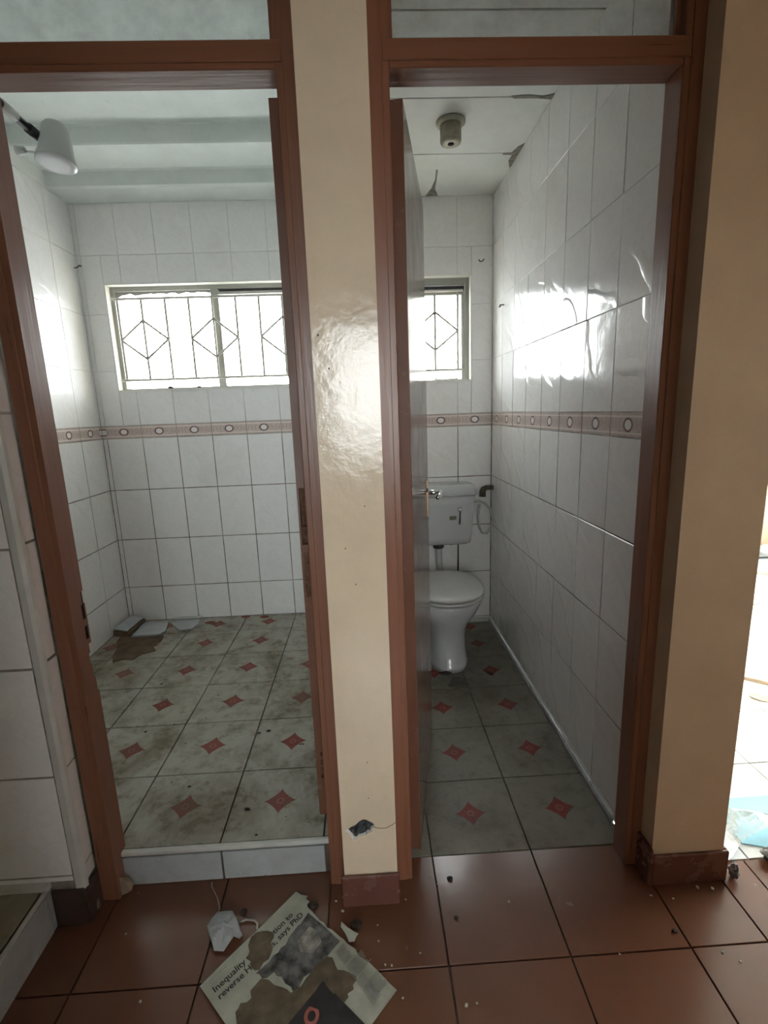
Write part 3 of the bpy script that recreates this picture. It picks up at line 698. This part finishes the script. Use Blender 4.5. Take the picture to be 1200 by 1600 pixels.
bm = bmesh.new(); add_loft(bm, [rrect(TX, .180, 1.635, 1.785, .558, .03), rrect(TX, .192, 1.618, 1.785, .566, .035), rrect(TX, .198, 1.612, 1.785, .60, .035), rrect(TX, .214, 1.604, 1.785, .80, .035), rrect(TX, .217, 1.602, 1.785, .848, .035)])
cis = link('cistern', bm_mesh(bm, 'cistern', True), CERAMIC, to)
bm = bmesh.new(); add_loft(bm, [rrect(TX, .220, 1.598, 1.787, .849, .035), rrect(TX, .225, 1.594, 1.787, .856, .035), rrect(TX, .222, 1.597, 1.787, .885, .035), rrect(TX, .212, 1.607, 1.78, .906, .03), rrect(TX, .195, 1.625, 1.765, .912, .025)])
link('cistern_lid', bm_mesh(bm, 'cistern_lid', True), CERAMIC, cis)
bm = bmesh.new(); lx, lz = .527-TX, .775
bmesh.ops.create_uvsphere(bm, u_segments=14, v_segments=8, radius=.015, matrix=Matrix.Translation((lx, 1.588-1.35, lz)))
add_tube(bm, [(lx, 1.59-1.35, lz), (lx, 1.612-1.35, lz)], .011, 10)
link('flush_knob', bm_mesh(bm, 'flush_knob', True), CHROME, cis)
tube('flush_lever', [(TX+lx, 1.588, lz-.01), (TX+lx-.002, 1.585, lz-.045), (TX+lx-.004, 1.585, lz-.085)], .005, DARKPL, to, 8, [.004, .005, .006])
box('sticker', .468, .508, 1.6045, 1.6065, .712, .735, mat_plain('olive_sticker', (.16, .17, .10), .6, .3, 60), to)
box('sticker', .335, .378, 1.6, 1.604, .872, .888, mat_plain('yellow_sticker', (.50, .46, .33), .6, .2, 60), to)
tube('flush_pipe', [(.42, 1.725, .57), (.42, 1.725, .50), (.42, 1.715, .44), (.42, 1.66, .36), (.42, 1.60, .33)], .021, PIPEWH, to, 14)
lathe('pipe_nut', [(.025, 0), (.033, .005), (.033, .03), (.026, .04)], DARKPL, to, (.42-TX, 1.725-1.35, .515))
lathe('valve_nut', [(.011, 0), (.013, .004), (.013, .026), (.010, .03)], DARKPL, to, (.497-TX, 1.72-1.35, .535))
tube('overflow_wire', [(.545, 1.745, .56), (.546, 1.76, .50), (.545, 1.77, .33)], .004, DARKPL, to, 6)
# supply hose and elbow
ho = tube('supply_hose', [(.622, 1.70, .795), (.655, 1.70, .80), (.695, 1.70, .785), (.728, 1.70, .745), (.742, 1.70, .69), (.735, 1.70, .635), (.71, 1.70, .60), (.68, 1.70, .605), (.663, 1.705, .645), (.66, 1.715, .70), (.672, 1.73, .77)], .0075, PIPEWH, None, 10)
tag(ho, 'white looped water hose hanging right of the toilet cistern', 'hose')
el = tube('pipe_elbow', [(.757, 1.75, .868), (.715, 1.75, .868), (.700, 1.75, .860), (.694, 1.75, .846), (.693, 1.75, .815)], .017, RUST, None, 12, [.015, .015, .019, .019, .021])
tag(el, 'dark rusty pipe elbow coming out of the wall above the hose', 'pipe')
# floor shards
tag(slab('tile_shard', [(.357, 1.054), (.400, 1.135), (.449, 1.121), (.462, 1.061), (.404, 1.043)], .001, .004, SHARD), 'dark grey shard on the floor in front of the toilet', 'shard')
tag(slab('tile_shard', [(.570, 1.178), (.585, 1.162), (.604, 1.15), (.599, 1.128), (.578, 1.16)], .001, .004, CRUMBD), 'narrow black shard on the floor right of the toilet foot', 'shard')
tag(rough_lump('dirt_clod', (.365, 1.17, 0), (.035, .012, .008), CRUMBD, None, 9), 'black dirt clod against the front of the toilet foot', 'debris')

# lamp holder on the toilet ceiling
lh = empty('lamp_holder', (.400, 1.10, CEIL)); tag(lh, 'bare beige lamp holder on the toilet ceiling', 'lamp')
lathe('ceiling_rose', [(.058, .0), (.058, -.008), (.050, -.014)], LAMPM, lh, (0, 0, 0), 24)
lathe('socket_body', [(.043, -.012), (.043, -.07), (.040, -.078), (.026, -.081)], LAMPM, lh, (0, 0, 0), 16)
lathe('socket_hole', [(.013, -.0805), (.013, -.0825)], DARK, lh, (0, -.004, 0), 12)

# shower head on its arm
sh = empty('shower', (-1.02, .72, 2.25)); tag(sh, 'white electric shower head on a black pipe under the bathroom ceiling', 'shower')
A0, A1 = Vector((-1.043, .125, 2.282)), Vector((-1.030, .735, 2.262))
tube('arm', [A0, A0.lerp(A1, .5), A1], .0125, DARKPL, sh, 12)
tube('white_sleeve', [A0.lerp(A1, .76), A0.lerp(A1, .86)], .0155, PIPEWH, sh, 12)
tube('arm_tip', [A0.lerp(A1, .955), A1+Vector((.002, .02, -.001))], .016, DARKPL, sh, 12)
hd = lathe('head', [(.018, .060), (.034, .056), (.042, .045), (.047, .01), (.054, -.035), (.060, -.052), (.060, -.060), (.052, -.066), (.030, -.068)], SHOWERPL, sh, (.035, .055, .0), 24, (math.radians(-6), math.radians(5), 0))
lathe('spray_rim', [(.058, -.058), (.0615, -.060), (.0615, -.066), (.057, -.069), (.04, -.0695)], CERAMIC, hd, (0, 0, 0), 24)
tube('lever_rod', [(-1.005, .745, 2.205), (-1.055, .745, 2.212), (-1.075, .745, 2.214)], .004, SHOWERPL, sh, 8)
tube('lever_end', [(-1.072, .745, 2.217), (-1.100, .745, 2.216)], .014, SHOWERPL, sh, 10, [.010, .015])

# wall hooks
def hook(name, p, d, label, up=True):
    p = Vector(p); d = Vector(d); s = Vector((d.y, d.x, 0))
    o = tube(name, [p, p+d*.018, p+d*.026+Z*-.012+s*.01, p+d*.034+Z*-.016+s*.026, p+d*.030+Z*-.004+s*.032], .0028, DARKPL, None, 6); tag(o, label, 'hook', None)
hook('wall_hook', (-1.478, BACK, 2.155), (0, -1, 0), 'thin dark hook high on the bathroom back wall left of the window')
hook('wall_hook', (.70, BACK, 2.135), (0, -1, 0), 'thin dark hook high on the toilet back wall right of the window')
hook('wall_hook', (.757, 1.56, 1.855), (-1, 0, 0), 'small dark hook on the right toilet wall near its far corner')

# ================================================================== BATHROOM FLOOR DEBRIS
mu = slab('mud_patch', [(-1.44, 1.50), (-1.455, 1.60), (-1.40, 1.60), (-1.385, 1.545), (-1.30, 1.55), (-1.20, 1.553), (-1.185, 1.48), (-1.205, 1.42), (-1.17, 1.37), (-1.23, 1.33), (-1.25, 1.28), (-1.31, 1.285), (-1.345, 1.262), (-1.38, 1.33), (-1.40, 1.42)], .1155, .004, MUD, None, lambda x, y: .004*noise.noise(Vector((x*14, y*14, 1))), .03)
tag(mu, 'brown mud dried in the far left corner of the bathroom floor', 'mud', None, 'stuff')
bk = empty('broken_kerb_piece', (-1.44, 1.66, .115)); tag(bk, 'broken tile block leaning in the far left corner of the bathroom', 'rubble')
bm = bmesh.new(); add_box(bm, -.045, .045, -.10, .10, 0, .036, .005)
o = link('mortar_bed', bm_mesh(bm, 'mortar_bed'), MUD, bk, (0, 0, .002), (0, math.radians(10), math.radians(-4)))
bm = bmesh.new(); add_box(bm, -.040, .038, -.095, .095, 0, .008, .002)
link('tile_face', bm_mesh(bm, 'tile_face'), RISER, bk, (.002, 0, .039), (0, math.radians(10), math.radians(-4)))
tag(slab('loose_tile', [(-1.395, 1.74), (-1.24, 1.735), (-1.205, 1.60), (-1.225, 1.56), (-1.375, 1.555)], .1165, .010, RISER), 'loose white tile beside the leaning block in the bathroom corner', 'tile')
tag(slab('loose_tile', [(-1.215, 1.71), (-1.19, 1.755), (-1.06, 1.765), (-1.045, 1.70), (-1.06, 1.62), (-1.13, 1.61)], .1165, .006, RISER), 'chipped pale slab on the bathroom floor against the back wall', 'tile')
bk2 = tube('loose_frame_strip', [(-1.225, 1.772, .126), (-1.05, 1.772, .128)], .009, PIPEWH, None, 6); tag(bk2, 'short white strip lying at the foot of the bathroom back wall', 'strip')
for i, (x, y) in enumerate([(-.98, 1.70), (-.78, 1.76), (-.66, 1.745)]):
    tag(rough_lump('rust_chip', (x, y, .1155), (.03, .012, .006), mat_plain('rust_chip', (.20, .07, .05), .9, .3, 40), None, i+20), ('first', 'second', 'third')[i]+' reddish chip from the left corner along the bathroom back wall', 'debris', 'reddish chips along the back wall')
for i, (x, y, s) in enumerate([(-.46, .61, .007), (-.425, .62, .008), (-.42, .23, .008), (-.64, .345, .006), (-.37, .13, .005), (-1.0, 1.02, .006), (-.92, .66, .006), (-.28, .53, .005)]):
    tag(rough_lump('dirt_crumb', (x, y, .1155), (s, s*.6, s*.35), CRUMBD, None, i+60, .5), 'dark dirt crumb on the white bathroom floor tiles', 'debris', 'dirt crumbs on the bathroom floor')

# ================================================================== HALL FLOOR LITTER
def pz(x, y): return .0035+.0022*math.sin(x*21+y*9)+.0016*math.sin(y*33-x*12)
np_ = empty('newspaper_page', (-.2, -.16, .001)); tag(np_, 'torn soiled newspaper page lying on the brown hall tiles', 'newspaper')
page = [(-.249, .042), (-.232, .030), (-.214, .026), (-.218, .017), (-.207, .008), (-.213, .0), (-.21, -.008), (-.192, -.026), (-.174, -.046), (-.162, -.052), (-.154, -.064), (-.140, -.070), (-.119, -.088), (-.110, -.094), (-.098, -.107), (-.078, -.121), (-.070, -.136), (-.064, -.142), (-.042, -.156), (-.020, -.177), (.005, -.202), (.021, -.216),
        (-.036, -.277), (-.10, -.35), (-.175, -.438), (-.30, -.322), (-.371, -.255), (-.448, -.18), (-.40, -.125), (-.33, -.048)]
slab('sheet', page, .001, .0006, PAPER, np_, pz, .02)
lay = lambda name, pts, k, mat: slab(name, pts, .001+.0007+.0002*k, .0002, mat, np_, pz, .02)
lay('printed_photo', [(-.207, -.024), (-.16, -.062), (-.118, -.1), (-.147, -.135), (-.164, -.159), (-.201, -.178), (-.217, -.22), (-.224, -.205), (-.229, -.196), (-.244, -.187), (-.256, -.171), (-.268, -.168), (-.276, -.159), (-.290, -.170), (-.302, -.171), (-.312, -.160), (-.32, -.159), (-.308, -.147), (-.293, -.136), (-.285, -.122), (-.273, -.116), (-.268, -.106), (-.256, -.099), (-.250, -.082), (-.236, -.064), (-.232, -.058), (-.224, -.053)], 1, PHOTOINK)
lay('grey_print', [(-.20, -.06), (-.175, -.075), (-.165, -.10), (-.185, -.125), (-.215, -.12), (-.228, -.095)], 2, mat_plain('faded_print', (.24, .23, .20), .9, .5, 40))
lay('soil_stain', [(-.34, -.064), (-.324, -.061), (-.308, -.062), (-.292, -.071), (-.290, -.08), (-.295, -.091), (-.288, -.108), (-.294, -.129), (-.306, -.136), (-.313, -.152), (-.324, -.152), (-.336, -.144), (-.338, -.132), (-.349, -.125), (-.346, -.11), (-.353, -.095), (-.350, -.075)], 3, STAINM)
lay('soil_stain', [(-.305, -.171), (-.286, -.175), (-.270, -.188), (-.252, -.194), (-.240, -.199), (-.227, -.209), (-.215, -.2), (-.206, -.198), (-.195, -.182), (-.186, -.172), (-.178, -.156), (-.162, -.148), (-.148, -.136), (-.134, -.14), (-.126, -.158), (-.12, -.169), (-.104, -.171), (-.088, -.178), (-.076, -.184), (-.074, -.193), (-.082, -.203), (-.08, -.212), (-.094, -.220), (-.092, -.227), (-.106, -.242), (-.13, -.28), (-.17, -.35), (-.246, -.34), (-.30, -.30), (-.343, -.28), (-.340, -.262), (-.349, -.239), (-.344, -.231), (-.342, -.221), (-.328, -.220), (-.319, -.212), (-.325, -.196)], 3, STAINM)
lay('printed_advert', [(-.154, -.191), (-.045, -.288), (-.13, -.385), (-.243, -.287)], 4, ADVERT)
bm = bmesh.new(); ro, ri = .017, .009
for k in range(24):
    a0, a1 = 2*math.pi*k/24, 2*math.pi*(k+1)/24
    bm.faces.new([bm.verts.new((r*math.cos(a)*1.0, r*math.sin(a)*1.15, 0)) for r, a in ((ri, a0), (ro, a0), (ro, a1), (ri, a1))])
bmesh.ops.remove_doubles(bm, verts=bm.verts[:], dist=1e-6)
zr = pz(-.174, -.258)+.0028
link('red_ring', bm_mesh(bm, 'red_ring'), RINGM, np_, (-.174+.2, -.258+.16, zr))
uL = (Vector((-.249, -.031))-Vector((-.408, -.197))).normalized(); ang = math.atan2(uL.y, uL.x)
def text(s, p, size, mat, name, parent, width=None, z=None):
    cu = bpy.data.curves.new(name, 'FONT'); cu.body = s; cu.size = size; cu.offset = .0004 if size > .015 else 0; cu.resolution_u = 3
    o = bpy.data.objects.new(name, cu); C.objects.link(o); bpy.context.view_layer.update()
    dg = bpy.context.evaluated_depsgraph_get(); me = bpy.data.meshes.new_from_object(o.evaluated_get(dg)); bpy.data.objects.remove(o); bpy.data.curves.remove(cu)
    xs = [v.co.x for v in me.vertices]; k = (width/(max(xs)-min(xs))) if width else 1
    zb = pz(*p) if z is None else z
    for v in me.vertices:
        v.co.x *= k; wx = p[0]+v.co.x*math.cos(ang)-v.co.y*math.sin(ang); wy = p[1]+v.co.x*math.sin(ang)+v.co.y*math.cos(ang)
        v.co.z = pz(wx, wy)-zb
    me.materials.clear(); me.materials.append(mat); pl = parent.location
    return link(name, me, None, parent, (p[0]-pl.x, p[1]-pl.y, zb+.001+.0014-pl.z), (0, 0, ang))
text('Inequality will ambition to', (-.408, -.197), .021, INK, 'headline', np_, .232)
text('reverse HIV cases, says PhD', (-.392, -.212), .021, INK, 'headline', np_, .250)
text('TODAY IN HEALTH', (-.432, -.180), .006, INKGREY, 'caption', np_, .055)
# columns of small print on the right-hand part
bm = bmesh.new(); dv = Vector((.62, -.785)).normalized(); du = Vector((uL.x, uL.y))
def col_lines(o, n, wd, step=.0034):
    for i in range(n):
        q = Vector(o)+dv*(i*step); L = wd*(.8+.2*random.random()); pts = [q, q+du*L, q+du*L+dv*.0016, q+dv*.0016]
        bm.faces.new([bm.verts.new((p.x+.2, p.y+.16, pz(p.x, p.y)+.0019)) for p in pts])
col_lines((-.128, -.128), 12, .030); col_lines((-.100, -.165), 10, .060, .0036); col_lines((-.055, -.208), 10, .052, .0036); col_lines((-.075, -.195), 18, .030, .0036)
o = link('small_print', bm_mesh(bm, 'small_print'), INKGREY, np_); o['kind'] = 'stuff'
# paper scraps
tag(slab('paper_scrap', [(-.115, -.058), (-.098, -.074), (-.078, -.088), (-.070, -.092), (-.076, -.099), (-.080, -.107), (-.094, -.105), (-.104, -.086), (-.117, -.068)], .002, .0006, PAPER, None, lambda x, y: .012*abs(math.sin((x+y)*30)), .012), 'small curled paper scrap beside the torn edge of the newspaper', 'paper scrap')
tag(tube('paper_sliver', [(-.394, -.033, .003), (-.373, -.028, .006), (-.350, -.031, .004), (-.341, -.040, .005), (-.339, -.053, .003)], .003, CRUMB, None, 5), 'thin curled sliver between the white pouch and the newspaper', 'paper scrap')
# white pouch with string
po = empty('paper_pouch', (-.425, -.055, .0)); tag(po, 'crumpled white paper pouch with a string on the hall floor', 'pouch')
pout = [(-.457, -.004), (-.436, -.003), (-.415, -.007), (-.396, -.035), (-.374, -.067), (-.378, -.080), (-.392, -.080), (-.396, -.090), (-.412, -.106), (-.436, -.105), (-.455, -.075), (-.473, -.042)]
def pzf(x, y):
    u, v = x+.425, y+.055; r = max(abs(u)/.05, abs(v)/.052)
    a = math.atan2(v, u)
    return .004+.022*max(0, 1-r)**.6*(1+.0*a)+.006*abs(math.sin(a*2.5+.6))*max(0, 1-abs(r-.55))+.003*noise.noise(Vector((x*60, y*60, 0)))
slab('pouch_body', pout, .0, .0015, TISSUE, po, pzf, .0075)
tube('string', [(-.454, -.005, .006), (-.456, .012, .004), (-.462, .024, .003), (-.470, .040, .003), (-.484, .060, .003), (-.497, .078, .003), (-.500, .090, .004)], .0018, mat_plain('jute_string', (.36, .28, .20), .9, .2, 60), po, 6)
# plaster crumbs
crs = [(-.115, -.02, 5), (-.02, -.064, 3), (-.018, -.104, 3), (-.134, .009, 4), (-.004, -.16, 3), (.012, -.164, 4), (.342, -.027, 4), (.085, -.14, 3), (.177, -.257, 5), (.202, -.254, 3), (.875, -.025, 6), (.913, -.03, 6), (.735, -.037, 4), (-.687, -.04, 3), (.034, -.233, 3), (.575, -.175, 3), (.826, -.189, 4), (.854, -.211, 4), (.136, .06, 3), (.155, .037, 3), (.79, -.05, 3), (-.09, .02, 3), (.02, .02, 4), (.06, .0, 3), (-.58, -.20, 4)]
for i, (x, y, s) in enumerate(crs):
    s *= .0008
    o = rough_lump('plaster_crumb', (x, y, .0003), (s*1.3, s, s*.5), CRUMB, None, i, .5, 1); o.rotation_euler.z = random.random()*6
    tag(o, 'tiny pale plaster crumb lying on the brown hall tiles', 'crumb', 'plaster crumbs on the brown hall floor')
for i, (x, y, s, l) in enumerate([(-.076, -.062, .014, 'dark clod behind the paper scrap at the newspaper corner'), (-.385, -.004, .008, 'dark clod on the hall floor between the pouch and the step'), (.193, .052, .007, 'dark clod near the toilet threshold'), (.742, -.133, .006, 'dark clod on the hall floor in front of the right door jamb'), (-.195, -.002, .012, 'dark clod right of the newspaper tip'), (.19, -.06, .005, 'dark speck on the hall floor in front of the toilet')]):
    tag(rough_lump('dirt_clod', (x, y, .0003), (s*1.2, s, s*.45), CRUMBD, None, i+80, .5), l, 'debris')

# ================================================================== BRIGHT ROOM LITTER
sheet = slab('blue_sheet', [(1.10, .10), (1.12, .27), (1.40, .275), (1.62, .26), (1.60, .06), (1.30, .04)], .001, .003, CARDBLUE); tag(sheet, 'pale blue flat sheet under the clear plastic in the bright room', 'sheet')
def plz(x, y):
    p = Vector((x*7, y*7, 2)); q = Vector((x*19, y*19, 5))
    return .006+max(0, .028+.045*noise.noise(p)+.018*noise.noise(q))
ps = slab('plastic_sheet', [(.99, .03), (.972, .16), (.985, .27), (1.05, .285), (1.10, .24), (1.12, .19), (1.20, .155), (1.35, .12), (1.50, .10), (1.50, .06), (1.30, .095), (1.18, .105), (1.10, .10), (1.03, .05)], .001, .0006, PLASTIC, None, plz, .016)
tag(ps, 'crumpled clear plastic sheeting on the floor beyond the right wall', 'plastic sheet')
tag(rough_lump('debris_heap', (.992, -.004, 0), (.012, .012, .022), GREYJUNK, None, 5, .7, 3), 'grey rubbish heap against the foot of the right beige wall', 'debris')
tag(rough_lump('debris_heap', (1.145, .045, .0), (.026, .02, .016), GREYJUNK, None, 6, .8, 3), 'black and white crumpled wrapper on the plastic sheeting', 'debris')
tag(rough_lump('white_bundle', (3.42, 2.78, 0), (.17, .09, .05), TISSUE, None, 8, .5, 3), 'white crumpled bundle against the far skirting', 'bundle')
bm = bmesh.new(); add_box(bm, -.15, .15, -.05, .05, 0, .022, .003)
tag(link('timber_offcut', bm_mesh(bm, 'timber_offcut'), BOARD, None, (3.13, 2.36, .0), (0, 0, -.5)), 'pale timber offcut on the far floor of the bright room', 'board')
bm = bmesh.new(); add_box(bm, -.10, .10, -.03, .03, 0, .015, .003)
tag(link('timber_offcut', bm_mesh(bm, 'timber_offcut'), BOARD, None, (1.83, .98, .0), (0, 0, -.7)), 'small timber offcut half hidden behind the right wall edge', 'board')
for i, (x, y, s, l) in enumerate([(2.54, 1.88, .10, 'flat white paper on the bright floor, farthest'), (2.44, 1.78, .06, 'paper scrap beside the flat white paper'), (1.75, .83, .05, 'grey scrap on the bright floor in the middle'), (1.90, 1.15, .03, 'crumb of board on the bright floor')]):
    pts = [(x+s*math.cos(a)*(.7+.3*random.random()), y+s*math.sin(a)*(.6+.4*random.random())) for a in [k*math.pi/4 for k in range(8)]]
    tag(slab('paper_scrap', pts, .001, .001, BOARD if i > 1 else PAPER, None, lambda x, y: .008*abs(math.sin(x*40+y*23)), s/3), l, 'paper scrap')
